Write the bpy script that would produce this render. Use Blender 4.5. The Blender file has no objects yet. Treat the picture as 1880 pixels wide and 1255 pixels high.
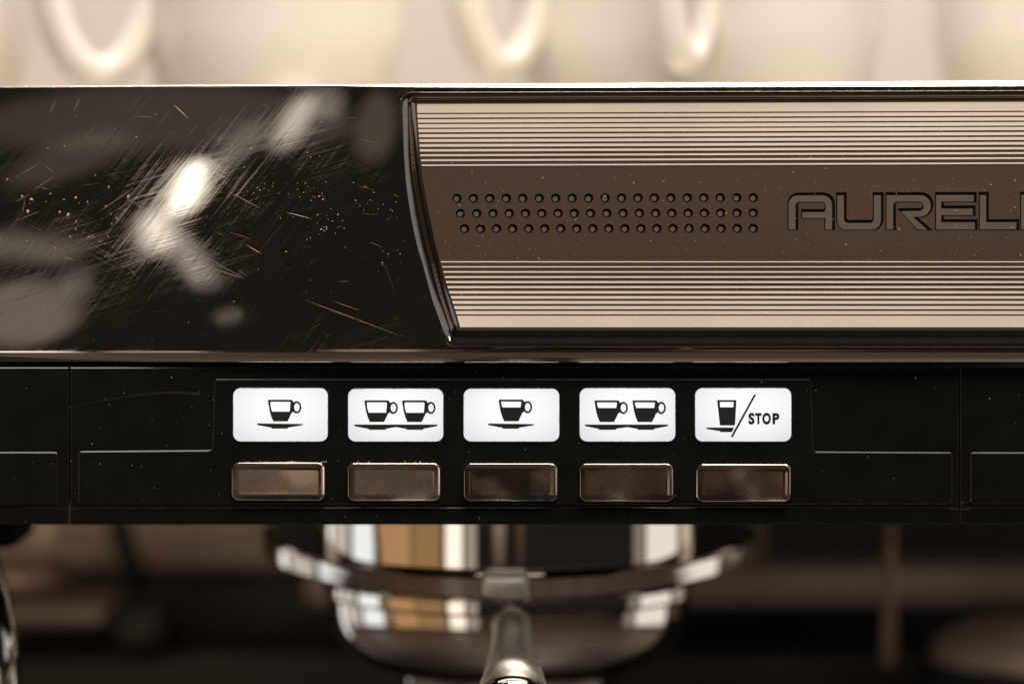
import bpy, bmesh, math, random
from mathutils import Vector, Matrix
from mathutils.geometry import tessellate_polygon
random.seed(7)
PI = math.pi
scene = bpy.context.scene
col = scene.collection

# ------------------------------------------------------------------ camera
# 1 px of the photograph = 0.1 mm on the control panel, which stands at y = 0
S = 1e-4
FOC = 100.0
D = 0.188 * FOC / 36.0            # camera to control panel, 0.522 m
PC, PR = 940.0, 400.0             # pixel the optical axis goes through
cam_d = bpy.data.cameras.new('camera')
cam = bpy.data.objects.new('camera', cam_d); col.objects.link(cam)
cam.location = (0, -D, 0); cam.rotation_euler = (PI / 2, 0, 0)
cam_d.lens = FOC; cam_d.sensor_width = 36
cam_d.shift_y = (PR - 627.5) / 1880.0
cam_d.clip_start = 0.01; cam_d.clip_end = 50
cam_d.dof.use_dof = True; cam_d.dof.focus_distance = D + 0.0003
cam_d.dof.aperture_fstop = 5.6
scene.camera = cam

def W(px, row, y=0.0):
    """point at depth y (metres behind the control panel) seen at a pixel"""
    k = (D + y) / D * S
    return Vector(((px - PC) * k, y, (PR - row) * k))

# ------------------------------------------------------------------ world and lamps
world = bpy.data.worlds.new('World'); scene.world = world; world.use_nodes = True
bg = world.node_tree.nodes['Background']
bg.inputs[0].default_value = (1.0, 0.78, 0.60, 1); bg.inputs[1].default_value = 0.016
scene.view_settings.view_transform = 'Standard'
scene.view_settings.look = 'None'
scene.view_settings.exposure = 0.0
scene.view_settings.gamma = 1.0

def lamp(loc, target, sx, sy, L, colr=(1, 1, 1), shape='RECTANGLE', roll=0.0, spread=180):
    d = bpy.data.lights.new('lamp', 'AREA')
    d.shape = shape; d.size = sx; d.size_y = sy
    area = sx * sy * (PI / 4 if shape in ('ELLIPSE', 'DISK') else 1)
    d.energy = L * PI * area
    d.color = colr; d.spread = math.radians(spread)
    o = bpy.data.objects.new('lamp', d); col.objects.link(o)
    o.location = loc
    q = (Vector(target) - Vector(loc)).to_track_quat('-Z', 'Y')
    o.rotation_mode = 'QUATERNION'
    o.rotation_quaternion = q @ Matrix.Rotation(roll, 3, 'Z').to_quaternion()
    return o

def fy(px, row):
    """depth of the polished fascia (metres): leans back, and bows away to the left"""
    t = (645.0 - row) / 480.0
    y = -3.0 + 1.0 * t + 6.0 * t * t if t > 0 else -3.0 + 1.0 * t
    l = max(0.0, (770.0 - px) / 770.0)
    y += 9.5 * l ** 1.8 * (0.66 + 0.34 * max(t, 0))
    return y * 1e-3
def F(px, row, dy=0.0):
    return W(px, row, fy(px, row) + dy)
def Fn(px, row):
    a = F(px + 2, row) - F(px - 2, row); b = F(px, row - 2) - F(px, row + 2)
    n = a.cross(b).normalized()
    return n if n.y < 0 else -n
def mirror_ray(px, row):
    p = F(px, row); n = Fn(px, row)
    v = (p - Vector((0, -D, 0))).normalized()
    return p, (v - 2 * v.dot(n) * n).normalized()
def mirror_lamp(px, row, w, h, tilt, L, colr, dist=1.0, shape='ELLIPSE'):
    """lamp standing where the fascia mirrors it at a pixel"""
    p, r = mirror_ray(px, row)
    c = p + r * dist
    ex = Vector((0, 0, 1)).cross(r).normalized(); ey = r.cross(ex)
    def far(dx, dyy):
        q, v = mirror_ray(px + dx, row + dyy)
        k = q + v * ((c - q).dot(r) / v.dot(r)) - c
        return Vector((k.dot(ex), k.dot(ey)))
    ct, st = math.cos(tilt), math.sin(tilt)
    a1 = (far(8 * ct, 8 * st) - far(-8 * ct, -8 * st)) * (w / 32)     # half axes of the lamp in its plane
    a2 = (far(-8 * st, 8 * ct) - far(8 * st, -8 * ct)) * (h / 32)
    p_, q_, s_ = a1.x ** 2 + a2.x ** 2, a1.x * a1.y + a2.x * a2.y, a1.y ** 2 + a2.y ** 2
    th = 0.5 * math.atan2(2 * q_, p_ - s_)
    mid, dif = (p_ + s_) / 2, math.hypot((p_ - s_) / 2, q_)
    s1, s2 = math.sqrt(mid + dif), math.sqrt(max(1e-8, mid - dif))
    d = bpy.data.lights.new('lamp', 'AREA'); d.shape = shape
    d.size = 2 * s1; d.size_y = 2 * s2
    d.energy = L * PI * d.size * d.size_y * (PI / 4 if shape == 'ELLIPSE' else 1)
    d.color = colr
    o = bpy.data.objects.new('lamp', d); col.objects.link(o)
    x = ex * math.cos(th) + ey * math.sin(th); yv = r.cross(x).normalized()
    m = Matrix((x, yv, r)).transposed().to_4x4(); m.translation = c
    o.matrix_world = m
    return o

WARM = (1.0, 0.86, 0.735); CREAM = (1.0, 0.925, 0.83); WHITE = (0.95, 0.98, 1.0); AMBER = (1.0, 0.55, 0.24)
# ceiling light over the bar, from the upper right
lamp((0.22, -0.62, 0.95), (0.02, 0.02, 0.0), 0.75, 0.55, 12.5, WARM)
# soft light added at the right for the grey strip on the bezel
lamp((0.66, -0.62, 0.36), (0.0, 0.0, 0.0), 0.5, 0.6, 0.5, WHITE)
# unseen lamps added behind the control panel to brighten the splash plate
lamp((-0.085, 0.075, -0.046), (-0.085, 0.215, -0.075), 0.09, 0.012, 5.5, WARM)
lamp((0.10, 0.075, -0.046), (0.10, 0.2, -0.085), 0.05, 0.012, 2.6, WARM)
# unseen lamp added under the panel to brighten the portafilter neck
lamp((0.0, 0.017, -0.0582), (0.0, 0.03, -0.085), 0.034, 0.012, 3.4, CREAM)
# light over the cups on top of the machine
lamp((0.05, 0.10, 0.75), (0.0, 0.25, 0.05), 0.9, 0.5, 7.6, (1.0, 0.94, 0.87))
# lights added and shaped for the highlights and haze the polished fascia mirrors
mirror_lamp(345, 345, 46, 110, math.radians(24), 3.4, CREAM)
mirror_lamp(288, 425, 56, 84, math.radians(-12), 1.5, CREAM)
mirror_lamp(352, 480, 22, 120, math.radians(-34), 1.0, CREAM)
mirror_lamp(430, 275, 24, 130, math.radians(38), 0.30, CREAM)
mirror_lamp(540, 225, 42, 120, math.radians(32), 0.75, CREAM)
mirror_lamp(600, 190, 60, 60, math.radians(32), 0.22, CREAM)
mirror_lamp(690, 235, 70, 130, math.radians(10), 0.085, WARM)
mirror_lamp(45, 575, 200, 120, math.radians(-6), 0.20, WARM)
mirror_lamp(55, 455, 190, 46, math.radians(3), 0.16, WARM, shape='RECTANGLE')
mirror_lamp(140, 520, 16, 56, math.radians(-14), 0.5, CREAM)
mirror_lamp(420, 580, 7, 26, math.radians(-12), 1.0, CREAM)
mirror_lamp(330, 215, 720, 120, math.radians(0), 0.055, WARM)
mirror_lamp(130, 290, 240, 70, math.radians(-20), 0.06, WARM)
# tall lamps added for the bands mirrored in the chrome of the group head
GX, GY = (935 - PC) * S * (D + 0.085) / D, 0.085
def round_lamp(az, width_deg, L, colr, dist=0.7, z=-0.17, h=0.21):
    a = math.radians(az)
    c = Vector((GX + dist * math.sin(a), GY - dist * math.cos(a), z))
    return lamp(c, (GX, GY, -0.06), 2 * dist * math.tan(math.radians(width_deg / 2)), h, L, colr)
round_lamp(-94, 19, 1.15, WHITE)
round_lamp(-115, 15, 0.62, CREAM)
round_lamp(-131, 9, 1.2, WHITE, dist=0.5)
round_lamp(-70, 24, 0.50, AMBER)
round_lamp(-48, 18, 0.34, AMBER)
round_lamp(-31.5, 10, 1.5, WARM)
round_lamp(-21.5, 6, 0.4, WARM)
round_lamp(101, 30, 1.0, CREAM, z=-0.175, h=0.20)
round_lamp(80, 8, 0.25, WARM)
round_lamp(127, 8, 0.5, WARM)
# dim brown lamps added low behind the camera for the buttons to mirror
lamp((-0.17, -1.6, -0.155), (0, 0, -0.04), 0.20, 0.20, 0.30, (1.0, 0.72, 0.53))
lamp((0.19, -1.6, -0.16), (0, 0, -0.04), 0.12, 0.20, 0.09, (1.0, 0.55, 0.33))

# ------------------------------------------------------------------ materials
def new_mat(name):
    m = bpy.data.materials.new(name); m.use_nodes = True
    nt = m.node_tree; return m, nt, nt.nodes['Principled BSDF']
def plain(name, colr, rough=0.5, metal=0.0, spec=0.5, noise=0.0, scale=400, bump=0.0, bscale=3000, tone=0.0):
    m, nt, b = new_mat(name)
    b.inputs['Base Color'].default_value = (*colr, 1)
    b.inputs['Roughness'].default_value = rough; b.inputs['Metallic'].default_value = metal
    b.inputs['Specular IOR Level'].default_value = spec
    tc = nt.nodes.new('ShaderNodeTexCoord')
    if noise:
        n = nt.nodes.new('ShaderNodeTexNoise'); n.inputs['Scale'].default_value = scale
        n.inputs['Detail'].default_value = 6
        nt.links.new(tc.outputs['Object'], n.inputs['Vector'])
        r = nt.nodes.new('ShaderNodeValToRGB')
        r.color_ramp.elements[0].position = 0.3; r.color_ramp.elements[1].position = 0.7
        r.color_ramp.elements[0].color = (*[c * (1 - noise) for c in colr], 1)
        r.color_ramp.elements[1].color = (*[min(1, c * (1 + noise)) for c in colr], 1)
        nt.links.new(n.outputs['Fac'], r.inputs['Fac']); nt.links.new(r.outputs['Color'], b.inputs['Base Color'])
        if tone:                     # slow change of tone along the piece: handling wear
            sl = nt.nodes.new('ShaderNodeTexNoise'); sl.inputs['Scale'].default_value = 22; sl.inputs['Detail'].default_value = 3
            nt.links.new(tc.outputs['Object'], sl.inputs['Vector'])
            tr = nt.nodes.new('ShaderNodeMapRange'); tr.inputs['From Min'].default_value = 0.3; tr.inputs['From Max'].default_value = 0.7
            tr.inputs['To Min'].default_value = 1 - tone; tr.inputs['To Max'].default_value = 1 + tone
            nt.links.new(sl.outputs['Fac'], tr.inputs['Value'])
            vm = nt.nodes.new('ShaderNodeVectorMath'); vm.operation = 'SCALE'
            nt.links.new(r.outputs['Color'], vm.inputs[0]); nt.links.new(tr.outputs['Result'], vm.inputs['Scale'])
            nt.links.new(vm.outputs[0], b.inputs['Base Color'])
        mr = nt.nodes.new('ShaderNodeMapRange')
        mr.inputs['To Min'].default_value = max(0.02, rough * 0.75); mr.inputs['To Max'].default_value = min(1, rough * 1.3)
        nt.links.new(n.outputs['Fac'], mr.inputs['Value']); nt.links.new(mr.outputs['Result'], b.inputs['Roughness'])
    if bump:
        n2 = nt.nodes.new('ShaderNodeTexNoise'); n2.inputs['Scale'].default_value = bscale
        nt.links.new(tc.outputs['Object'], n2.inputs['Vector'])
        bp = nt.nodes.new('ShaderNodeBump'); bp.inputs['Strength'].default_value = bump
        bp.inputs['Distance'].default_value = 0.0001
        nt.links.new(n2.outputs['Fac'], bp.inputs['Height']); nt.links.new(bp.outputs['Normal'], b.inputs['Normal'])
    return m

def scratched(name, colr, r0, r1, angles, bump=0.25, sharp=(0.0, 1.0)):
    """polished metal worn by cloths: streak noise in several directions drives roughness and relief"""
    m, nt, b = new_mat(name); N = nt.nodes; Lk = nt.links
    b.inputs['Metallic'].default_value = 1.0
    b.inputs['Base Color'].default_value = (*colr, 1)
    tc = N.new('ShaderNodeTexCoord'); acc = None; hts = []
    for i, (ang, sc, st, lo, hi) in enumerate(angles):
        mp = N.new('ShaderNodeMapping'); mp.vector_type = 'POINT'
        mp.inputs['Rotation'].default_value = (0, math.radians(ang), 0)
        sp = N.new('ShaderNodeVectorMath'); sp.operation = 'MULTIPLY'
        sp.inputs[1].default_value = (sc / st, sc * 0.05, sc)
        Lk.new(tc.outputs['Object'], mp.inputs['Vector']); Lk.new(mp.outputs['Vector'], sp.inputs[0])
        n = N.new('ShaderNodeTexNoise'); n.inputs['Scale'].default_value = 1.0
        n.inputs['Detail'].default_value = 5; n.inputs['Roughness'].default_value = 0.6
        Lk.new(sp.outputs[0], n.inputs['Vector'])
        # patches where this set of wipes shows
        pt = N.new('ShaderNodeTexNoise'); pt.inputs['Scale'].default_value = 55 + 23 * i; pt.inputs['Detail'].default_value = 2
        Lk.new(tc.outputs['Object'], pt.inputs['Vector'])
        pr = N.new('ShaderNodeMapRange'); pr.inputs['From Min'].default_value = lo; pr.inputs['From Max'].default_value = hi
        Lk.new(pt.outputs['Fac'], pr.inputs['Value'])
        ln = N.new('ShaderNodeMapRange'); ln.inputs['From Min'].default_value = sharp[0]; ln.inputs['From Max'].default_value = sharp[1]
        Lk.new(n.outputs['Fac'], ln.inputs['Value'])
        mu = N.new('ShaderNodeMath'); mu.operation = 'MULTIPLY'
        Lk.new(ln.outputs['Result'], mu.inputs[0]); Lk.new(pr.outputs['Result'], mu.inputs[1])
        if acc is None: acc = mu
        else:
            ad = N.new('ShaderNodeMath'); ad.operation = 'ADD'
            Lk.new(acc.outputs[0], ad.inputs[0]); Lk.new(mu.outputs[0], ad.inputs[1]); acc = ad
    mr = N.new('ShaderNodeMapRange'); mr.inputs['From Max'].default_value = 0.9
    mr.inputs['To Min'].default_value = r0; mr.inputs['To Max'].default_value = r1
    Lk.new(acc.outputs[0], mr.inputs['Value']); Lk.new(mr.outputs['Result'], b.inputs['Roughness'])
    bp = N.new('ShaderNodeBump'); bp.inputs['Strength'].default_value = bump; bp.inputs['Distance'].default_value = 0.00003
    Lk.new(acc.outputs[0], bp.inputs['Height']); Lk.new(bp.outputs['Normal'], b.inputs['Normal'])
    return m

M = {}
M['fascia'] = scratched('fascia_steel', (0.66, 0.61, 0.55), 0.024, 0.19,
                        [(52, 3200, 50, 0.30, 0.75), (17, 3300, 50, 0.36, 0.75), (-28, 3000, 60, 0.48, 0.9)], 0.035, sharp=(0.46, 0.70))
M['chrome'] = plain('chrome', (0.78, 0.75, 0.71), 0.05, 1.0)
M['chrome_satin'] = plain('satin_chrome', (0.62, 0.57, 0.51), 0.16, 1.0, noise=0.1, scale=900)
M['satin'] = plain('bead_blasted_steel', (0.75, 0.70, 0.63), 0.42, 1.0, noise=0.08, scale=900)
M['bezel'] = plain('bezel_steel', (0.30, 0.27, 0.24), 0.14, 1.0, noise=0.12, scale=1200)
M['button'] = scratched('button_chrome', (0.72, 0.63, 0.55), 0.05, 0.34,
                        [(35, 5000, 10, 0.40, 0.65), (75, 5600, 9, 0.45, 0.7), (-40, 5200, 12, 0.5, 0.7)], 0.5)
M['stripe'] = plain('champagne_aluminium', (0.70, 0.605, 0.52), 0.5, 0.0, 0.4, noise=0.10, scale=7000, bump=0.35, bscale=8000, tone=0.10)
M['plate'] = plain('brown_anodised', (0.056, 0.034, 0.022), 0.5, 0.0, 0.25, noise=0.16, scale=6000, bump=0.2, bscale=9000, tone=0.08)
M['floor_letter'] = plain('engraved_floor', (0.092, 0.070, 0.054), 0.5, 0.0, 0.4, noise=0.1, scale=6000)
M['recess_shade'] = plain('recess_shade_black', (0.003, 0.003, 0.003), 0.6, 0.0, 0.05)  # black stands in for shade and dark reflections on recess walls
M['panel'] = plain('black_plastic', (0.0030, 0.0031, 0.0024), 0.45, 0.0, 0.2, noise=0.12, scale=150, bump=0.04, bscale=12000)
M['panel_edge'] = plain('black_plastic_edge', (0.016, 0.013, 0.010), 0.28, 0.0, 0.6, noise=0.3, scale=900)
M['black'] = plain('matt_black', (0.008, 0.008, 0.007), 0.55, 0.0, 0.3)
M['ink'] = plain('icon_ink', (0.022, 0.022, 0.020), 0.6, 0.0, 0.2, noise=0.3, scale=4000)
M['porcelain'] = plain('porcelain', (0.78, 0.735, 0.685), 0.14, 0.0, 0.5, noise=0.02, scale=60)
M['wall'] = plain('cream_wall', (0.58, 0.515, 0.45), 0.8, noise=0.06, scale=12)
M['brown_steel'] = plain('brown_steel', (0.42, 0.32, 0.23), 0.5, 0.3, noise=0.25, scale=25)
M['dark_steel'] = plain('dark_steel', (0.05, 0.042, 0.035), 0.45, 0.5, noise=0.25, scale=40)
M['handle'] = plain('black_rubber', (0.012, 0.011, 0.010), 0.4, 0.0, 0.5)
M['copper'] = plain('copper_brown', (0.26, 0.165, 0.12), 0.35, 0.4, noise=0.2, scale=60)
M['counter'] = plain('dark_counter', (0.042, 0.028, 0.019), 0.5, 0.0, noise=0.25, scale=20)
M['dust'] = plain('dust', (0.50, 0.42, 0.345), 0.8)
M['scratch'] = plain('scratch_metal', (0.24, 0.195, 0.155), 0.45, 0.7)

def lit_window():
    """backlit diffuser: brightest over its lamp, fading to the rim, with grime caught along the edge"""
    m, nt, b = new_mat('lit_window'); N = nt.nodes; Lk = nt.links
    tc = N.new('ShaderNodeTexCoord')
    def vmath(op, *a):
        n = N.new('ShaderNodeMath'); n.operation = op
        for i, v in enumerate(a):
            if isinstance(v, (int, float)): n.inputs[i].default_value = v
            else: Lk.new(v, n.inputs[i])
        return n.outputs[0]
    sp = N.new('ShaderNodeSeparateXYZ'); Lk.new(tc.outputs['Generated'], sp.inputs[0])
    x = vmath('SUBTRACT', sp.outputs['X'], 0.52); z = vmath('SUBTRACT', sp.outputs['Z'], 0.62)
    d2 = vmath('ADD', vmath('MULTIPLY', x, x), vmath('MULTIPLY', vmath('MULTIPLY', z, z), 0.8))
    ex = vmath('ABSOLUTE', vmath('SUBTRACT', sp.outputs['X'], 0.5)); ez = vmath('ABSOLUTE', vmath('SUBTRACT', sp.outputs['Z'], 0.5))
    edge = vmath('MAXIMUM', vmath('ADD', vmath('MULTIPLY', ex, 1.78), -0.39), ez)     # about 0.5 at the rim
    n = N.new('ShaderNodeTexNoise'); n.inputs['Scale'].default_value = 1500; n.inputs['Detail'].default_value = 4
    Lk.new(tc.outputs['Object'], n.inputs['Vector'])
    g = vmath('ADD', edge, vmath('MULTIPLY', vmath('SUBTRACT', n.outputs['Fac'], 0.5), 0.07))
    mr = N.new('ShaderNodeMapRange'); mr.inputs['From Min'].default_value = 0.475; mr.inputs['From Max'].default_value = 0.50
    mr.inputs['To Min'].default_value = 1.0; mr.inputs['To Max'].default_value = 0.45
    Lk.new(g, mr.inputs['Value'])
    r = N.new('ShaderNodeValToRGB')
    r.color_ramp.elements[0].position = 0.0; r.color_ramp.elements[1].position = 0.42
    r.color_ramp.elements[0].color = (1.0, 1.0, 1.0, 1); r.color_ramp.elements[1].color = (0.76, 0.77, 0.81, 1)
    Lk.new(d2, r.inputs['Fac'])
    vm = N.new('ShaderNodeVectorMath'); vm.operation = 'SCALE'
    Lk.new(r.outputs['Color'], vm.inputs[0]); Lk.new(mr.outputs['Result'], vm.inputs['Scale'])
    Lk.new(vm.outputs[0], b.inputs['Emission Color'])
    b.inputs['Emission Strength'].default_value = 0.98
    b.inputs['Base Color'].default_value = (0.05, 0.05, 0.05, 1); b.inputs['Roughness'].default_value = 0.3
    return m
M['lit'] = lit_window()

# ------------------------------------------------------------------ mesh helpers
def mk(name, verts, faces, mat, parent=None, smooth=False, mats=None, fmat=None):
    me = bpy.data.meshes.new(name)
    me.from_pydata([tuple(v) for v in verts], [], faces); me.validate()
    bm = bmesh.new(); bm.from_mesh(me); bmesh.ops.recalc_face_normals(bm, faces=bm.faces)
    bm.to_mesh(me); bm.free()
    for q in (mats or [mat]): me.materials.append(q)
    if fmat:
        for p, i in zip(me.polygons, fmat): p.material_index = i
    if smooth:
        for p in me.polygons: p.use_smooth = True
    o = bpy.data.objects.new(name, me); col.objects.link(o)
    if parent: adopt(o, parent)
    return o
def world_loc(o):
    v = o.location.copy()
    while o.parent: o = o.parent; v = v if o.type == 'MESH' else o.location.copy()
    return v
def adopt(o, parent):
    o.parent = parent
    root = parent
    while root.parent: root = root.parent
    if root.type == 'EMPTY': o.matrix_parent_inverse = Matrix.Translation(-root.location) if parent is root else Matrix.Identity(4)
def empty(name, loc):
    e = bpy.data.objects.new(name, None); col.objects.link(e); e.location = loc
    e.empty_display_size = 0.02
    return e
def tag(o, label=None, cat=None, group=None, kind=None):
    if label: o['label'] = label
    if cat: o['category'] = cat
    if group: o['group'] = group
    if kind: o['kind'] = kind
    return o

def area2(p): return sum(a[0] * b[1] - b[0] * a[1] for a, b in zip(p, p[1:] + p[:1]))
def inset(p, d):
    """inset a closed 2-D outline by d (miter joints)"""
    s = 1 if area2(p) > 0 else -1
    out = []; n = len(p)
    for i in range(n):
        a, b, c = p[i - 1], p[i], p[(i + 1) % n]
        u = Vector((b[0] - a[0], b[1] - a[1])).normalized(); v = Vector((c[0] - b[0], c[1] - b[1])).normalized()
        n1 = Vector((-u.y, u.x)) * s; n2 = Vector((-v.y, v.x)) * s
        k = n1 + n2; q = max(0.3, k.dot(n1))
        out.append((b[0] + k.x * d / q, b[1] + k.y * d / q))
    return out
def rrect(x0, y0, x1, y1, r, seg=6):
    p = []
    for cx, cy, a0 in ((x1 - r, y0 + r, -90), (x1 - r, y1 - r, 0), (x0 + r, y1 - r, 90), (x0 + r, y0 + r, 180)):
        for k in range(seg + 1):
            a = math.radians(a0 + 90 * k / seg)
            p.append((cx + r * math.cos(a), cy + r * math.sin(a)))
    return p
def arc(cx, cy, r, a0, a1, n=8, ry=None):
    ry = r if ry is None else ry
    return [(cx + r * math.cos(math.radians(a0 + (a1 - a0) * k / n)), cy + ry * math.sin(math.radians(a0 + (a1 - a0) * k / n))) for k in range(n + 1)]
def tess(loops):
    vs = [[Vector((x, y, 0)) for x, y in lp] for lp in loops]
    return [tuple(t) for t in tessellate_polygon(vs)]
def slab(name, loops, fn, y_front, y_back, mat, parent, bevel=0.0, mats=None, bevel_mat=None):
    """flat piece with thickness: front at fn(.., y_front), walls back to y_back; loops[0] outer, rest holes"""
    V = []; Fc = []; fm = []
    fronts = [inset(lp, bevel if i == 0 else -bevel) if bevel else lp for i, lp in enumerate(loops)]
    base = []
    for lp in fronts:
        base.append(len(V)); V += [fn(x, y, y_front) for x, y in lp]
    for t in tess(fronts): Fc.append(t); fm.append(0)
    for lp, b0 in zip(loops, base):
        n = len(lp); prev = b0; rings = []
        if bevel:
            r0 = len(V); V += [fn(x, y, y_front + bevel * S * 0.8) for x, y in lp]; rings.append(r0)
        r1 = len(V); V += [fn(x, y, y_back) for x, y in lp]; rings.append(r1)
        for k, r in enumerate(rings):
            for i in range(n):
                j = (i + 1) % n; Fc.append((prev + i, prev + j, r + j, r + i)); fm.append(1 if (bevel_mat and k == 0 and bevel) else 0)
            prev = r
    return mk(name, V, Fc, mat, parent, mats=[mat, bevel_mat] if bevel_mat else None, fmat=fm if bevel_mat else None)
def WY(x, r, y): return W(x, r, y)

def support(prof):
    out = [prof[0]]
    for (r0, z0), (r1, z1) in zip(prof, prof[1:]):
        l = math.hypot(r1 - r0, z1 - z0)
        if l > 0.0022:
            for t in (0.00025 / l, 1 - 0.00025 / l): out.append((r0 + (r1 - r0) * t, z0 + (z1 - z0) * t))
        out.append((r1, z1))
    return out
def lathe(name, prof, cx, cy, mat, parent=None, seg=96, cap=True, hard=False, rfun=None, zfun=None):
    if hard: prof = support(prof)
    V = []; Fc = []
    for r, z in prof:
        for k in range(seg):
            a = 2 * PI * k / seg; q = rfun(a) if rfun else 0.0; V.append((cx + (r + q) * math.cos(a), cy + (r + q) * math.sin(a), z + (zfun(a) if zfun else 0.0)))
    for i in range(len(prof) - 1):
        for k in range(seg):
            j = (k + 1) % seg; Fc.append((i * seg + k, i * seg + j, (i + 1) * seg + j, (i + 1) * seg + k))
    if cap:
        Fc.append(tuple(range(seg))); b = (len(prof) - 1) * seg; Fc.append(tuple(b + k for k in range(seg)))
    o = mk(name, V, Fc, mat, parent, smooth=True); sharpen(o); return o
def sharpen(o, ang=35):
    bm = bmesh.new(); bm.from_mesh(o.data)
    for e in bm.edges:
        if len(e.link_faces) == 2 and e.calc_face_angle(0) > math.radians(ang): e.smooth = False
    bm.to_mesh(o.data); bm.free()
def tube(name, pts, rad, mat, parent=None, seg=20, flat=1.0):
    V = []; Fc = []; n = len(pts); pts = [Vector(p) for p in pts]
    rad = rad if isinstance(rad, (list, tuple)) else [rad] * n
    up = Vector((0, 0, 1)); prev = None
    for i, p in enumerate(pts):
        t = (pts[min(i + 1, n - 1)] - pts[max(i - 1, 0)]).normalized()
        if prev is None:
            a = t.cross(up if abs(t.z) < 0.9 else Vector((1, 0, 0))).normalized()
        else:
            a = (prev - t * prev.dot(t)).normalized()
        prev = a; b = t.cross(a)
        for k in range(seg):
            q = 2 * PI * k / seg; V.append(p + a * math.cos(q) * rad[i] * flat + b * math.sin(q) * rad[i])
    for i in range(n - 1):
        for k in range(seg):
            j = (k + 1) % seg; Fc.append((i * seg + k, i * seg + j, (i + 1) * seg + j, (i + 1) * seg + k))
    Fc.append(tuple(range(seg))); Fc.append(tuple((n - 1) * seg + k for k in range(seg)))
    return mk(name, V, Fc, mat, parent, smooth=True)
def box(name, x0, x1, y0, y1, z0, z1, mat, parent=None, bev=0.001):
    bm = bmesh.new(); bmesh.ops.create_cube(bm, size=1)
    for v in bm.verts:
        v.co = Vector((x0 if v.co.x < 0 else x1, y0 if v.co.y < 0 else y1, z0 if v.co.z < 0 else z1))
    if bev: bmesh.ops.bevel(bm, geom=bm.edges[:], offset=bev, segments=3, affect='EDGES', profile=0.5)
    me = bpy.data.meshes.new(name); bm.to_mesh(me); bm.free(); me.materials.append(mat)
    for p in me.polygons: p.use_smooth = True
    o = bpy.data.objects.new(name, me); col.objects.link(o); sharpen(o, 40)
    if parent: adopt(o, parent)
    return o
def interp(tab, v):
    for (a, x), (b, y) in zip(tab, tab[1:]):
        if v <= b: return x + (y - x) * max(0, v - a) / (b - a)
    return tab[-1][1]
def smooth_tab(tab, v):
    """smooth curve through a table (Catmull-Rom)"""
    n = len(tab)
    if v <= tab[0][0]: return tab[0][1]
    if v >= tab[-1][0]: return tab[-1][1]
    for i in range(n - 1):
        if v <= tab[i + 1][0]:
            t = (v - tab[i][0]) / (tab[i + 1][0] - tab[i][0])
            p0 = tab[max(i - 1, 0)][1]; p1 = tab[i][1]; p2 = tab[i + 1][1]; p3 = tab[min(i + 2, n - 1)][1]
            return 0.5 * (2 * p1 + (p2 - p0) * t + (2 * p0 - 5 * p1 + 4 * p2 - p3) * t * t + (3 * p1 - p0 - 3 * p2 + p3) * t ** 3)

# ------------------------------------------------------------------ the setting
COUNTER_Z = -0.30
ctr = box('counter', -0.9, 0.9, -1.0, 0.62, COUNTER_Z - 0.04, COUNTER_Z, M['counter'], bev=0.003)
tag(ctr, kind='structure')
wl = box('wall', -0.9, 0.9, 0.62, 0.66, COUNTER_Z - 0.04, 0.75, M['wall'], bev=0)
tag(wl, kind='structure')

# ------------------------------------------------------------------ the espresso machine
mach = empty('espresso_machine', (0, 0.2, COUNTER_Z))
tag(mach, 'polished steel espresso machine with striped name plate and five backlit coffee keys', 'coffee machine')

XL, XR = -90, 1980                  # the machine goes on past both picture edges
def row_top(px): return 158.5 - 13.0 * px / 1880.0
out_tab = [(183, 736), (235, 738), (333, 744), (392, 753), (442, 763), (493, 778), (556, 794), (607, 811), (637, 821)]
in_tab = [(190, 764), (250, 768), (300, 772.5), (387, 787), (440, 798), (479, 808), (520, 818.5), (560, 831.5), (603, 844)]

# --- fascia: left face, rolled top edge, rolled lower lip
V = []; Fc = []
def grid(fn, nu, nv):
    b = len(V)
    for i in range(nu + 1):
        for j in range(nv + 1): V.append(fn(i / nu, j / nv))
    for i in range(nu):
        for j in range(nv):
            a = b + i * (nv + 1) + j; Fc.append((a, a + 1, a + nv + 2, a + nv + 1))
def roll_r(px): return (0.35 + 1.05 * min(1, max(0, (px - 350) / 700.0))) * 1e-3 if px < 1050 else 1.4e-3 + 0.5e-3 * (px - 1050) / 830
def roll_start(px):
    """row where the flat face turns into the rolled top edge"""
    return row_top(px) + roll_r(px) / S * 0.97
LIPR = 641.0
def left_face(u, v):
    t0 = 184.0
    row_e = lambda px: roll_start(px) + (LIPR - roll_start(px)) * v
    px = XL + (736 - XL) * u
    for _ in range(4):
        row = row_e(px); px = XL + (smooth_tab(out_tab, row) - XL) * u
    return F(px, row_e(px))
grid(left_face, 90, 70)
def top_strip(u, v):                # strip over the name plate between the opening and the rolled edge
    px = 736 + (XR - 736) * u
    a = roll_start(px); b = 169.5 - 3.0 * (px - 736) / 1140 if px > 760 else 169.5 + (760 - px) * 0.5
    return F(px, a + (max(b, a + 0.3) - a) * v)
grid(top_strip, 80, 2)
def roll(u, v):
    px = XL + (XR - XL) * u
    r = roll_r(px); s = F(px, roll_start(px)); th = v * PI / 2
    if v < 0.86:
        th = v / 0.86 * PI / 2
        return s + Vector((0, r * (1 - math.cos(th)), r * math.sin(th)))
    k = (v - 0.86) / 0.14
    return s + Vector((0, r + 0.012 * k, r - 0.0012 * k))
grid(roll, 120, 14)
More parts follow.
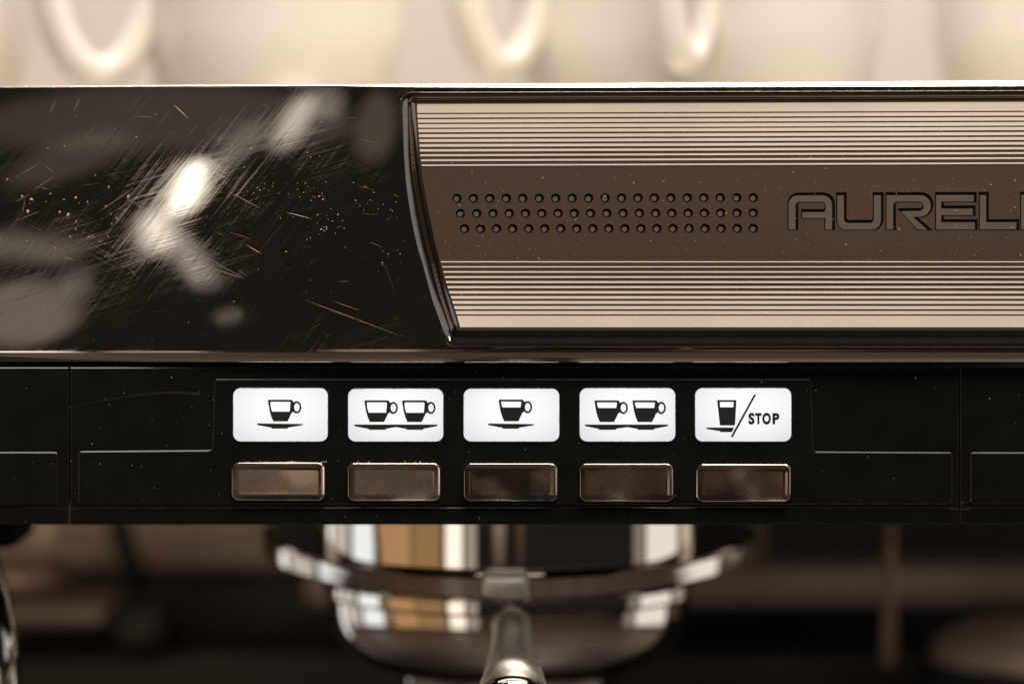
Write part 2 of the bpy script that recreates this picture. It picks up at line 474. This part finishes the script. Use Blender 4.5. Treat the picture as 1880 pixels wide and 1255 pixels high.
def lip(u, v):
    px = XL + (XR - XL) * u
    s = F(px, LIPR); r = 1.25e-3
    # shallow cove, then a rounded nose, then under
    prof = [(0, 0), (0.0, -0.30), (0.01, -0.48), (0.04, -0.58), (0.13, -0.95), (0.23, -1.3), (0.36, -1.62), (0.55, -1.88), (0.85, -2.05), (1.6, -2.12), (4, -2.1)]
    f = v * (len(prof) - 1); i = min(int(f), len(prof) - 2); f -= i
    a, b = prof[i], prof[i + 1]
    # the lip runs straight although the face bows
    yb = s.y
    q = Vector((0, yb + r * (a[0] + (b[0] - a[0]) * f), s.z + r * (a[1] + (b[1] - a[1]) * f)))
    k = (D + q.y) / D; q.x = (px - PC) * S * k
    return q
grid(lip, 120, 27)
fascia = mk('fascia', V, Fc, M['fascia'], mach, smooth=True)
sharpen(fascia, 50)
tag(fascia, 'scuffed mirror steel front with rolled edges')

# --- bezel: the moulded edge of the opening the name plate lies in
def py_plate(row):
    t = (645.0 - row) / 480.0
    return (-3.0 + 5.0 * t + 1.5 * t * t + 1.7) * 1e-3
def path(kind):
    pts = []
    if kind == 'out':
        top = lambda px: 169.5 - 3.0 * (px - 736) / 1140
        for k in range(24): px = XR + (758 - XR) * k / 23; pts.append((px, top(px)))
        pts += [(750, 170.2), (743, 173.0), (738.5, 178)]
        for k in range(33): r = 184 + (628 - 184) * k / 32; pts.append((smooth_tab(out_tab, r), r))
        pts += [(820.5, 633), (825, 637.2), (832, 638.5)]
        for k in range(24): px = 842 + (XR - 842) * k / 23; pts.append((px, 639.0))
    else:
        top = lambda px: 189.5 - 3.4 * (px - 764) / 1116
        for k in range(24): px = XR + (775 - XR) * k / 23; pts.append((px, top(px)))
        pts += [(768, 189.5), (765, 190.0), (764, 191.5)]
        for k in range(33): r = 193 + (599 - 193) * k / 32; pts.append((smooth_tab(in_tab, r), r))
        pts += [(843.2, 601.5), (844.2, 602.6), (846, 603)]
        for k in range(24): px = 850 + (XR - 850) * k / 23; pts.append((px, 603.0))
    return pts
po, pi_ = path('out'), path('in')
prof = [(0.0, 0.0), (0.05, 0.0), (0.12, 0.06), (0.27, 0.24), (0.42, 0.44), (0.50, 0.62), (0.58, 1.15), (0.70, 1.60), (0.90, 1.72), (1.0, 1.95)]
V = []; Fc = []; n = len(po)
profb = [0.25, 0.0, -0.08, -0.15, -0.12, 0.3, 1.66, 1.7, 1.74, 1.95]
tb = [0, 0.05, 0.12, 0.22, 0.27, 0.30, 0.33, 0.6, 0.9, 1.0]
nbot = 33 + 27
for q, (t0, d0) in enumerate(prof):
    for k, ((ax, ay), (bx, by)) in enumerate(zip(po, pi_)):
        t, d = (t0, d0) if k < nbot else (tb[q], profb[q])
        x = ax + (bx - ax) * t; r = ay + (by - ay) * t
        y = fy(ax, ay) * (1 - t) + (py_plate(by) - 1.7e-3) * t + d * 1e-3
        V.append(W(x, r, y))
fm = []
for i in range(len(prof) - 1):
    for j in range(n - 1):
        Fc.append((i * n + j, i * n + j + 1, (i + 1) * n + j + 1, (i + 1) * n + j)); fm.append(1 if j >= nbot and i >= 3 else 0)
bz = mk('bezel', V, Fc, None, mach, smooth=True, mats=[M['bezel'], M['recess_shade']], fmat=fm)  # black lower faces paint the deep shade of the gap under the plate
tag(bz, 'dark polished moulding round the name plate')

# --- name plate
def warp(x, r):
    return r - 4.0 * min(1, max(0, (479 - r) / 180.0)) * (x - 770) / 1110.0
def PL(x, r, dy): return W(x, warp(x, r), py_plate(r) + dy)
def zl(pts): return [(1420 + x / 4.087, 330 + y / 4.087) for x, y in pts]
LET = {}
LET['A'] = [(105, 385), (105, 190)] + arc(188, 185, 83, 180, 270)[1:] + arc(374, 190, 88, 270, 360) + [(462, 385), (380, 385), (380, 300), (208, 300), (208, 225), (380, 225), (384, 212), (384, 192), (376, 180), (200, 180), (187, 192)] + [(187, 385)]
LET['U'] = [(470, 102), (550, 102), (550, 292), (556, 302), (568, 306), (730, 306), (740, 302), (745, 292), (745, 102), (828, 102), (828, 300)] + arc(745, 302, 83, 0, 90)[1:] + arc(553, 302, 83, 90, 180)
LET['R'] = [(840, 385), (840, 102)] + arc(1108, 196, 94, 270, 450, 14) + [(1085, 290), (1197, 385), (1080, 385), (930, 226), (940, 220), (1105, 219), (1117, 210), (1117, 188), (1105, 179), (932, 179), (920, 190), (920, 385)]
LET['E'] = [(1212, 102), (1525, 102), (1525, 180), (1280, 180), (1280, 201), (1517, 201), (1517, 280), (1280, 280), (1280, 302), (1533, 302), (1533, 385), (1212, 385)]
LET['L'] = [(1540, 102), (1617, 102), (1617, 302), (1845, 302), (1845, 385), (1540, 385)]
LET['I'] = [(1850, 102), (1930, 102), (1930, 385), (1850, 385)]
letters = {k: zl(v) for k, v in LET.items()}
dots = []
for row, x0, x1 in ((364, 839, 1383), (391.5, 845.5, 1383), (419.5, 853, 1383)):
    for k in range(19): dots.append((x0 + (x1 - x0) * k / 18, row + 0.6))
def circ(cx, cy, r, n=20): return [(cx + r * math.cos(2 * PI * k / n), cy + r * math.sin(2 * PI * k / n)) for k in range(n)]
outer = [(smooth_tab(in_tab, r) - 1, r) for r in [186 + (606 - 186) * k / 40 for k in range(41)]]
outer = outer + [(XR, 606), (XR, 186)]
holes = [circ(x, r, 8.8) for x, r in dots] + [letters[k] for k in letters]
V = []; loops = [outer] + holes
for lp in loops: V += [PL(x, r, 0) for x, r in lp]
plate = mk('name_plate', V, tess(loops), M['plate'], mach)
tag(plate, 'brown plate with cream stripes, rows of dimples and engraved letters')
def sunk(name, lp, fl, depth, floor_mat):  # black walls hold painted shade; shifted floors widen it at upper right
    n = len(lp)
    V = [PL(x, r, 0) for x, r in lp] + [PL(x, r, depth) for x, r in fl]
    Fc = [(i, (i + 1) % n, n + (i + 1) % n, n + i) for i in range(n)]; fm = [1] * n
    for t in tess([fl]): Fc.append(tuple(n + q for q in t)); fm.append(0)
    return mk(name, V, Fc, None, plate, mats=[floor_mat, M['recess_shade']], fmat=fm)
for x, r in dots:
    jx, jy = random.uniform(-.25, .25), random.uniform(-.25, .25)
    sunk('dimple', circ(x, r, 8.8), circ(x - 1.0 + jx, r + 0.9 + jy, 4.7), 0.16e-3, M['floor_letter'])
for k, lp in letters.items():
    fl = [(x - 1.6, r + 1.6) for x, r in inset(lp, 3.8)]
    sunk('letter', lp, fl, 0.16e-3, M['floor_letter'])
top_st = [(191, 207.8), (209.7, 216.6), (219, 225.7), (228, 235), (237, 243.4), (246.3, 252.5), (255.4, 261.3), (264.6, 270), (273.9, 278.7), (283.2, 287.3), (292.5, 296.4), (301.9, 305.2)]
low_st = [(479.2, 482), (488.4, 491.2), (497.4, 500.8), (506.5, 510.4), (515.5, 519.9), (524.7, 529.3), (533.8, 539), (542.9, 548.6), (551.9, 558), (561.2, 567.7), (570.4, 577.1), (579.2, 600.8)]
for a, b in top_st + low_st:
    xa, xb = smooth_tab(in_tab, a) + 1.2, smooth_tab(in_tab, b) + 1.2
    if a < 192: xa += 0.6
    a, b = a + 0.3, b - 0.3
    lp = [(xa, a), (XR, a), (XR, b), (xb, b)]
    slab('stripe', [lp], PL, -0.10e-3, 0.02e-3, M['stripe'], plate)

# --- control panels: three black boxes side by side, each with a raised plate
def panel(x0, x1, raised, name='control_panel'):
    lp = [(x0, 674), (x1, 674), (x1, 931), (x0, 931)]
    o = slab(name, [lp], WY, 0.55e-3, 0.03, M['panel'], mach, bevel=2.0, bevel_mat=M['panel_edge'])
    # lower lip of the panel
    lo = slab('lower_edge', [[(x0, 932.2), (x1, 932.2), (x1, 961.5), (x0, 961.5)]], WY, 0.75e-3, 0.03, M['panel'], o, bevel=1.5, bevel_mat=M['panel_edge'])
    rp = slab('raised_plate', [raised], WY, 0.0, 0.60e-3, M['panel'], o, bevel=2.6, bevel_mat=M['panel_edge'])
    return o
def fillet(pts, r=7, seg=4):
    out = []; n = len(pts)
    for i in range(n):
        a, b, c = Vector(pts[i - 1]), Vector(pts[i]), Vector(pts[(i + 1) % n])
        u = (a - b).normalized(); v = (c - b).normalized()
        p, q = b + u * r, b + v * r
        for k in range(seg + 1):
            t = k / seg; w = p * (1 - t) ** 2 + b * 2 * t * (1 - t) + q * t * t; out.append((w.x, w.y))
    return out
mid = [(143, 926), (143, 827.5), (389, 825.5), (393, 695), (1490, 695), (1494, 828), (1749, 829.5), (1749, 926)]
cp = panel(128.6, 1760, fillet(mid))
V = []; Fc = []                      # a long dull scuff wiped across the plastic
for k in range(17):
    t = k / 16; x = 135 + 232 * t; r = 748 - 30 * math.sin(t * PI * 0.62) + 3 * t; ww = 0.6 + 3.2 * t ** 1.5
    V += [W(x, r - ww / 2, 0.545e-3), W(x, r + ww / 2, 0.545e-3)]
for k in range(16): Fc.append((2 * k, 2 * k + 1, 2 * k + 3, 2 * k + 2))
mk('scuff', V, Fc, plain('scuffed_plastic', (0.013, 0.011, 0.009), 0.6, 0.0, 0.4, noise=0.5, scale=1500), cp)
left = [(-520, 926), (-520, 829), (107, 829), (107, 926)]
panel(-540, 126.2, fillet(left))
right = [(1781, 926), (1781, 829.5), (2200, 829.5), (2200, 926)]
panel(1762.2, 2210, fillet(right))
# dark chassis the panels are screwed on, and the shadow gap under the fascia
box('chassis', W(-540, 0).x, W(2210, 0).x, 0.0305, 0.050, W(0, 955).z, W(0, 660).z, M['black'], mach, bev=0)

# --- lit windows with their symbols
def cup_icon(ox, oy, fill):
    body = [(0.4, 0), (42.6, 0), (44.6, 1.2), (45.2, 3.6), (46.6, 4.2), (46.2, 12), (45.8, 21), (42.2, 24), (39.5, 30), (35.2, 38.8), (9.6, 38.8), (5.8, 30), (3.2, 21), (1.2, 10), (0, 2)]
    hole = inset([(4.6, 2.4), (40.4, 2.6), (41.6, 4.0), (40.9, fill * 0.6), (40.0, fill), (5.2 + fill * 0.06, fill), (3.6, fill * 0.55), (3.2, 4.0)], 0.75)
    body = inset(body, -0.5)
    sh = lambda pts: [(ox + a, oy + b) for a, b in pts]
    hand = [sh(arc(52.2, 13.4, 8.7, 0, 360, 28, 11.3)[:-1]), sh(arc(52.6, 13.4, 4.9, 0, 360, 28, 7.6)[:-1])]
    return [sh(body), sh(hole)], hand
def saucer(x0, x1, y): 
    w = x1 - x0; c = (x0 + x1) / 2 - 0.3
    return [(x0, y), (x0 + 2, y - 0.5), (x1 - 2, y + 0.6), (x1, y + 1.1), (x1 - 1.5, y + 2), (c + 14.5, y + 6.2), (c + 14, y + 8.0), (c - 14.5, y + 8.0), (c - 15, y + 6.2), (x0 + 1, y + 1.6)]
def saucer2(x0, x1, n, f1, f2, y):
    return [(x0, y), (x0 + 2, y - 0.6), (x1 - 2, y - 0.6), (x1, y + 0.2), (x1 - 2, y + 1.6), (f2[1] + 1, y + 6.0), (f2[1], y + 8), (f2[0], y + 8), (f2[0] - 2, y + 6.2), (n, y + 3.0), (f1[1] + 2, y + 6.0), (f1[1], y + 8), (f1[0], y + 8), (f1[0] - 2, y + 6.2), (x0 + 2, y + 1.6)]
YI = -0.36e-3
def window(x0, x1, y0, y1, cups, saucers, lab):
    o = slab('indicator_window', [rrect(x0, y0, x1, y1, 15)], WY, -0.30e-3, 0.1e-3, M['lit'], mach, bevel=1.2, bevel_mat=M['panel_edge'])
    tag(o, lab)
    for ox, oy, fill in cups:
        b, h = cup_icon(ox, oy, fill)
        c = slab('cup_icon', b, WY, YI, -0.302e-3, M['ink'], o)
        h2 = slab('handle_icon', h, WY, YI - 0.00002, -0.302e-3, M['ink'], o)
    for s in saucers: slab('saucer_icon', [inset(s, -0.6)], WY, YI, -0.302e-3, M['ink'], o)
    return o
window(427, 603, 711, 811, [(492.5, 733.9, 22)], [saucer(472.5, 555.5, 777.8)], 'white lit key sign with a half full cup')
window(638, 815, 712, 811, [(669.6, 734.9, 23), (738.7, 735, 23)], [saucer2(650.3, 803, 726.9, (678.7, 707), (747.8, 776.2), 780)], 'white lit key sign with two half full cups')
window(850, 1028, 712, 811, [(916.2, 733.6, 14.6)], [saucer(896.2, 980, 778)], 'white lit key sign with a full cup')
window(1063, 1241, 711, 811, [(1092, 735, 14.3), (1161.7, 735, 14.3)], [saucer2(1074, 1226.5, 1151.9, (1100.9, 1129.6), (1172, 1200), 780)], 'white lit key sign with two full cups')
w5 = window(1275, 1454, 711, 811, [], [[(1297.2, 785.4), (1300, 784.8), (1347, 785), (1343.2, 792.2), (1323.3, 792.2), (1322, 790.4), (1298, 786.6)]], 'white lit key sign with a glass, a slash and the word STOP')
slab('glass_icon', [[(1317.8, 733.9), (1350.8, 733.9), (1352, 735), (1349.6, 779.4), (1348, 780.6), (1323, 780.6), (1321.6, 779.4), (1316.6, 735)],
                    [(1321.4, 737.3), (1347.2, 737.3), (1346.4, 747.2), (1322.1, 747.2)]], WY, YI, -0.302e-3, M['ink'], w5)
slab('slash_icon', [[(1384.6, 723.4), (1387.9, 724.8), (1345.0, 802.8), (1341.5, 801.2)]], WY, YI, -0.302e-3, M['ink'], w5)
def glyph(ch, x0, x1, y0, y1):
    cu = bpy.data.curves.new('glyph', 'FONT'); cu.body = ch; cu.offset = 0.055; cu.fill_mode = 'FRONT'; cu.resolution_u = 6
    t = bpy.data.objects.new('glyph', cu); col.objects.link(t)
    bpy.context.view_layer.update()
    me = bpy.data.meshes.new_from_object(t.evaluated_get(bpy.context.evaluated_depsgraph_get()))
    bpy.data.objects.remove(t)
    xs = [v.co.x for v in me.vertices]; ys = [v.co.y for v in me.vertices]
    V = [W(x0 + (v.co.x - min(xs)) / (max(xs) - min(xs)) * (x1 - x0), y1 - (v.co.y - min(ys)) / (max(ys) - min(ys)) * (y1 - y0), YI) for v in me.vertices]
    Fc = [tuple(p.vertices) for p in me.polygons]
    return mk('letter', V, Fc, M['ink'], w5)
for ch, a, b in (('S', 1374, 1385.4), ('T', 1386.2, 1398.4), ('O', 1399.4, 1415.4), ('P', 1418.2, 1431)):
    glyph(ch, a, b, 757.2 if ch in 'SO' else 757.8, 779 if ch in 'SO' else 778.4)

# --- push buttons
def button(x0, x1, y0, y1, tx, tz, lab):
    cx, cy = (x0 + x1) / 2, (y0 + y1) / 2
    rings = [(0, 0.1), (0, -0.75), (0.8, -0.95), (1.9, -1.02), (3.0, -0.99), (4.2, -0.95), (16, -0.95), (26, -0.96)]
    V = []; Fc = []; N0 = None
    for d, y in rings:
        r = max(3.0, 13 - d * 0.55)
        lp = rrect(x0 + d, y0 + d, x1 - d, y1 - d, r); N0 = len(lp)
        for x, rr in lp:
            yy = y * 1e-3 + (0 if d == 0 else ((x - cx) * tx + (rr - cy) * tz) * S)
            V.append(W(x, rr, yy))
    for i in range(len(rings) - 1):
        for k in range(N0):
            j = (k + 1) % N0; Fc.append((i * N0 + k, i * N0 + j, (i + 1) * N0 + j, (i + 1) * N0 + k))
    b = (len(rings) - 1) * N0; Fc.append(tuple(b + k for k in range(N0)))
    o = mk('push_button', V, Fc, M['button'], mach, smooth=True); sharpen(o, 40)
    tag(o, lab); return o
button(425, 597, 848, 919, 0.004, 0.006, 'scratched chrome push button under the single half full cup')
button(638, 809, 849, 920, 0.0, 0.0, 'chrome push button under the two half full cups')
button(851, 1024, 849.5, 920, 0.006, 0.0, 'dark chrome push button under the single full cup')
button(1064, 1237, 850, 921, 0.0, -0.01, 'dark chrome push button under the two full cups')
button(1279, 1453, 851, 921, -0.02, 0.0, 'brownish chrome push button under the word STOP')

# --- machine body: top tray, backsplash, base and drip tray
TZ = 0.0205
box('cup_tray', -0.19, 0.19, 0.022, 0.50, TZ - 0.004, TZ, M['chrome_satin'], mach)
box('housing', -0.19, 0.19, 0.235, 0.50, COUNTER_Z + 0.01, TZ - 0.0045, M['dark_steel'], mach)
def bandbox(name, r0, r1, x0, x1, y, th, mat):
    a, b = W(x0, r1, y), W(x1, r0, y)
    return box(name, a.x, b.x, y, y + th, a.z, b.z, mat, mach, bev=0.002)
bandbox('backsplash', 900, 1046, -120, 1400, 0.215, 0.018, M['brown_steel'])
bandbox('service_rail', 1042, 1112, 560, 2000, 0.175, 0.02, M['brown_steel'])
bandbox('side_ledge', 1112, 1150, -120, 190, 0.17, 0.03, M['brown_steel'])
bandbox('valve_cover', 1120, 1192, 215, 300, 0.18, 0.03, M['dark_steel'])
tube('pressure_hose', [W(215, 950, 0.19), W(228, 1000, 0.19), W(246, 1045, 0.19), W(262, 1085, 0.19)], 0.0028, M['black'], mach)
lathe('valve_knob', [(0.0002, -0.0785), (0.0034, -0.078), (0.0040, -0.075), (0.0040, -0.071), (0.0030, -0.069)], W(82, 0, 0.15).x, 0.15, M['brown_steel'], mach, seg=24)
bandbox('lower_panel', 1200, 1500, -120, 2000, 0.19, 0.03, M['dark_steel'])
box('base', -0.19, 0.19, -0.06, 0.234, COUNTER_Z, COUNTER_Z + 0.05, M['dark_steel'], mach)
# --- group head
GZ = -0.0710
gh = lathe('group_head', [(0.0405, GZ), (0.041, GZ + 0.001), (0.041, -0.045), (0.041, -0.02)], GX, GY, M['chrome'], mach, hard=True)
tag(gh, 'round chrome brewing head under the control panel')
fl = lathe('flange', [(0.038, GZ - 0.0048), (0.0421, GZ - 0.0048), (0.0427, GZ - 0.0042), (0.0432, GZ - 0.0006), (0.0426, GZ), (0.0405, GZ + 0.0001)], GX, GY, M['chrome'], gh, hard=True,
           rfun=lambda a: 0.0105 * max(0.0, (1 + math.sin(a) - 0.12)) ** 1.6 if math.sin(a) < 0.3 else 0.0105 * 1.18 ** 1.6,
           zfun=lambda a: 0.0026 * (1 + math.sin(a)) ** 1.3)
fa = W(886, 1056, 0.0402); fb = W(970, 1100, 0.0402)
box('lug', fa.x, fb.x, 0.0402, 0.046, fb.z, fa.z, M['satin'], gh, bev=0.0009)
# --- steam wand at the left
sw = tube('steam_wand', [W(-40, 1010, 0.05), W(-22, 1060, 0.048), W(-8, 1110, 0.045), W(0, 1170, 0.043), W(4, 1230, 0.042), W(6, 1300, 0.042), W(7, 1400, 0.042)],
          [0.0034] * 7, M['chrome'], mach)
box('wand_mount', W(-120, 0, 0.06).x, W(46, 0, 0.06).x, 0.052, 0.075, W(0, 1000, 0.06).z, W(0, 940, 0.06).z, M['black'], mach, bev=0.003)
tube('copper_pipe', [W(-60, 1068, 0.13), W(40, 1070, 0.13), W(92, 1064, 0.14), W(104, 1050, 0.15)], 0.0035, M['copper'], mach)
# --- water spout at the right
tube('water_spout', [W(1636, 960, 0.13), W(1634, 1060, 0.13), W(1632, 1150, 0.13), W(1632, 1215, 0.13), W(1632, 1226, 0.13)], [0.0010, 0.0012, 0.0017, 0.0021, 0.0011], M['copper'], mach)

# ------------------------------------------------------------------ portafilter
pf = empty('portafilter', (GX, GY, -0.12))
tag(pf, 'chrome portafilter with black handle locked into the brewing head', 'portafilter')
lathe('rim', [(0.030, GZ - 0.0050), (0.0386, GZ - 0.0050), (0.0394, GZ - 0.0058), (0.0394, GZ - 0.0082), (0.0388, GZ - 0.0088), (0.030, GZ - 0.0088)], GX, GY, M['chrome'], pf, hard=True)
lathe('bowl', [(0.0384, GZ - 0.0088), (0.0383, GZ - 0.0115), (0.0380, GZ - 0.0140), (0.0373, GZ - 0.0165), (0.0358, GZ - 0.0192), (0.0330, GZ - 0.0218), (0.0292, GZ - 0.0236), (0.0262, GZ - 0.0244), (0.0245, GZ - 0.0252)], GX, GY, M['chrome'], pf)
lathe('spout_body', [(0.0240, GZ - 0.0252), (0.0232, GZ - 0.029), (0.0205, GZ - 0.034), (0.0150, GZ - 0.038), (0.011, GZ - 0.046), (0.010, -0.12)], GX, GY, M['chrome'], pf)
hx = W(942, 0, 0.03).x
tube('neck', [(GX, 0.052, -0.0815), (hx, 0.044, -0.0822), (hx, 0.036, -0.0836), (hx, 0.028, -0.0856), (hx, 0.020, -0.0885), (hx, 0.016, -0.0905)], [0.0036, 0.0040, 0.0043, 0.0049, 0.0060, 0.0068], M['satin'], pf, seg=28)
tube('collar', [(hx, 0.0165, -0.0920), (hx, 0.0145, -0.0928), (hx, 0.0115, -0.0935), (hx, 0.0100, -0.0938)], [0.0062, 0.0078, 0.0078, 0.0070], M['chrome'], pf, seg=32)
tube('handle', [(hx, 0.0105, -0.0955), (hx, 0.006, -0.0970), (hx, -0.01, -0.0990), (hx, -0.05, -0.103), (hx, -0.09, -0.108), (hx, -0.105, -0.110), (hx, -0.109, -0.1105)],
     [0.0080, 0.0105, 0.0125, 0.0135, 0.0145, 0.0120, 0.006], M['handle'], pf, seg=32)

# ------------------------------------------------------------------ cups on the cup tray
def cup(px, y, R, H, az, lab, hw=0.024, hh=0.034, hz=0.026, hr=0.0042):
    c = W(px, 0, y); root = empty('cup', (c.x, y, TZ)); tag(root, lab, 'cup', 'cups on top of the machine')
    th = 0.0035
    pr = [(R * 0.62, TZ), (R * 0.66, TZ + 0.001), (R * 0.90, TZ + 0.010), (R * 0.985, TZ + 0.022), (R, TZ + H - 0.002), (R - 0.0015, TZ + H), (R - th, TZ + H - 0.002), (R - th - 0.001, TZ + 0.02), (R * 0.6, TZ + 0.006), (0.001, TZ + 0.005)]
    b = lathe('cup_body', pr, c.x, y, M['porcelain'], root, seg=64)
    a = math.radians(az); dx, dy = math.sin(a), -math.cos(a)
    pts = []
    for k in range(41):
        t = 2 * PI * k / 40
        rr = R + hw * 0.42 - hw / 2 * math.cos(t)
        pts.append((c.x + dx * rr, y + dy * rr, TZ + hz + hh / 2 * math.sin(t)))
    tube('handle', pts, hr, M['porcelain'], root, seg=16, flat=1.35)
    return root
cup(504, 0.130, 0.0305, 0.075, -70, 'cream cup whose broad handle turns left, beside the one with no handle showing', hw=0.024, hh=0.050, hz=0.037, hr=0.0038)
cup(1175, 0.165, 0.0305, 0.080, -58, 'cream cup half hidden behind the narrow cup', hw=0.021, hh=0.046, hz=0.038, hr=0.0034)
cup(1430, 0.108, 0.0232, 0.070, -48, 'narrow cream cup with a small glossy handle', hw=0.0135, hh=0.042, hz=0.034, hr=0.0028)
cup(1905, 0.140, 0.0245, 0.072, 120, 'cream cup beyond the narrow cup, over the engraved letters', hw=0.02, hh=0.036)
cup(-180, 0.140, 0.0305, 0.075, -150, 'cream cup with no handle showing, over the scuffed steel', hw=0.02, hh=0.036)

# ------------------------------------------------------------------ dish on the tray at the right
dd = W(1895, 1180, 0.15)
dish = empty('dish', (dd.x, 0.15, COUNTER_Z + 0.05))
tag(dish, 'round pot with a tan lid standing beside the thin water spout', 'pot')
lathe('pot_body', [(0.022, COUNTER_Z + 0.05), (0.026, COUNTER_Z + 0.06), (0.0265, -0.106), (0.0255, -0.104), (0.024, -0.106), (0.023, COUNTER_Z + 0.06)], dd.x, 0.15, M['black'], dish, seg=48)
lathe('pot_lid', [(0.0245, -0.1055), (0.0225, -0.100), (0.017, -0.0965), (0.002, -0.0950)], dd.x, 0.15, M['brown_steel'], dish, seg=48)

# ------------------------------------------------------------------ scratches, dust
def speck(V, Fc, p, n, size, ax):
    t = n.cross(ax).normalized(); u = n.cross(t).normalized(); b = len(V)
    l, w, h = size
    k = random.uniform(-.4, .4)
    V += [p + u * l, p + t * w + u * l * k, p - u * l, p - t * w + u * l * k * .5, p + n * h]
    for i in range(4): Fc.append((b + i, b + (i + 1) % 4, b + 4))
    Fc.append((b, b + 1, b + 2, b + 3))
V = []; Fc = []
def add(fn, nrm, x, r, l, w, h=0.02):
    ang = random.uniform(0, PI)
    speck(V, Fc, fn(x, r), nrm, (l * S, w * S, h * 1e-3), Vector((math.cos(ang), 0.01, math.sin(ang))))
FR = Vector((0, -1, 0.05)).normalized()
for i in range(260):               # plate
    x = random.uniform(800, 1880); r = random.choice((random.uniform(310, 475), random.uniform(195, 600)))
    if x < smooth_tab(in_tab, r) + 8: continue
    big = random.random() < 0.14
    add(lambda a, b: PL(a, b, -0.11e-3), FR, x, r, random.uniform(1.5, 4) if big else random.uniform(0.5, 1.2), random.uniform(0.4, 0.8))
for i in range(120):               # black panel
    x = random.uniform(0, 1880) if random.random() < .5 else random.triangular(0, 1300, 300); r = random.uniform(676, 958)
    add(lambda a, b: W(a, b, -0.03e-3), FR, x, r, random.uniform(0.5, 2.0) if random.random() < .2 else random.uniform(.4, .9), random.uniform(0.35, 0.7))
for i in range(22):                # crumbs caught along the button tops
    x = random.uniform(425, 600) if random.random() < .7 else random.uniform(640, 806)
    add(lambda a, b: W(a, b, -0.2e-3), FR, x, 847.5 + random.uniform(-1.5, 1.2), random.uniform(0.8, 3), random.uniform(0.5, 1.1))
def fn2(a, b): return F(a, b, -0.01e-3)
def cl(n, cx, cy, sx, sy, lo, hi):
    for i in range(n):
        x = random.gauss(cx, sx); r = random.gauss(cy, sy)
        if 172 < r < 635 and x < smooth_tab(out_tab, r) - 6: add(fn2, Fn(x, r), x, r, lo + (hi - lo) * random.random() ** 2.2, (lo + (hi - lo) * random.random() ** 2.2) * .7, 0.03)
cl(38, 130, 385, 95, 34, 0.8, 4.2); cl(34, 590, 405, 30, 30, 0.5, 3.0); cl(14, 690, 370, 18, 16, 0.5, 2.8)
cl(18, 715, 455, 14, 42, 0.4, 2.0); cl(50, 380, 500, 220, 90, 0.4, 1.3); cl(40, 350, 260, 240, 60, 0.6, 1.8)
cl(20, 540, 350, 40, 10, 0.8, 1.8)
dust = mk('dust', V, Fc, M['dust'])
tag(dust, 'pale dust specks and crumbs on the steel, the plate and the panels', 'dust', kind='stuff')
V = []; Fc = []
sc = [(35, 322, 76, 297, 2.0), (60, 351, 101, 324, 2.2), (178, 392, 244, 346, 2.0), (90, 212, 104, 180, 1.6), (134, 207, 148, 178, 1.8), (26, 372, 55, 356, 1.6),
      (40, 395, 46, 362, 1.6), (28, 408, 72, 388, 1.8), (18, 422, 42, 388, 1.3), (195, 398, 262, 356, 1.2), (318, 192, 346, 218, 1.6), (365, 455, 390, 435, 1.4),
      (453, 450, 480, 466, 1.2), (385, 492, 450, 512, .7), (525, 390, 572, 402, 1.3), (560, 550, 670, 592, .7), (600, 565, 740, 618, .6), (610, 552, 662, 570, .6),
      (420, 352, 480, 384, .8), (370, 470, 448, 510, .5), (570, 604, 588, 594, .6), (595, 620, 610, 612, .6), (345, 250, 364, 228, 1.1), (150, 262, 178, 226, 1.2), (700, 470, 728, 545, .5)]
for i in range(90):               # hairlines
    x = random.uniform(0, 730); r = random.uniform(180, 630); l = random.uniform(6, 45); a = math.radians(random.gauss(-38, 22) if random.random() < .75 else random.gauss(25, 12))
    if x + l * math.cos(a) < smooth_tab(out_tab, r) - 10: sc.append((x, r, x + l * math.cos(a), r + l * math.sin(a), random.uniform(.18, .42)))
for x0, r0, x1, r1, w in sc:
    b = len(V); n = 7
    dvec = Vector((x1 - x0, r1 - r0)); pv = Vector((-dvec.y, dvec.x)).normalized(); bow = random.uniform(-.02, .02) * dvec.length
    for k in range(n):
        t = k / (n - 1); ww = w * math.sin(PI * min(0.97, max(.03, t))) * .42
        c = Vector((x0, r0)) + dvec * t + pv * bow * math.sin(PI * t)
        for s, h in ((-1, 0.002), (0, -0.02), (1, 0.002)):
            q = c + pv * ww * s; V.append(F(q.x, q.y, h * 1e-3 - 0.006e-3))
    for k in range(n - 1):
        for s in range(2): a = b + k * 3 + s; Fc.append((a, a + 1, a + 4, a + 3))
o = mk('scratches', V, Fc, M['scratch'], fascia); o['kind'] = 'stuff'
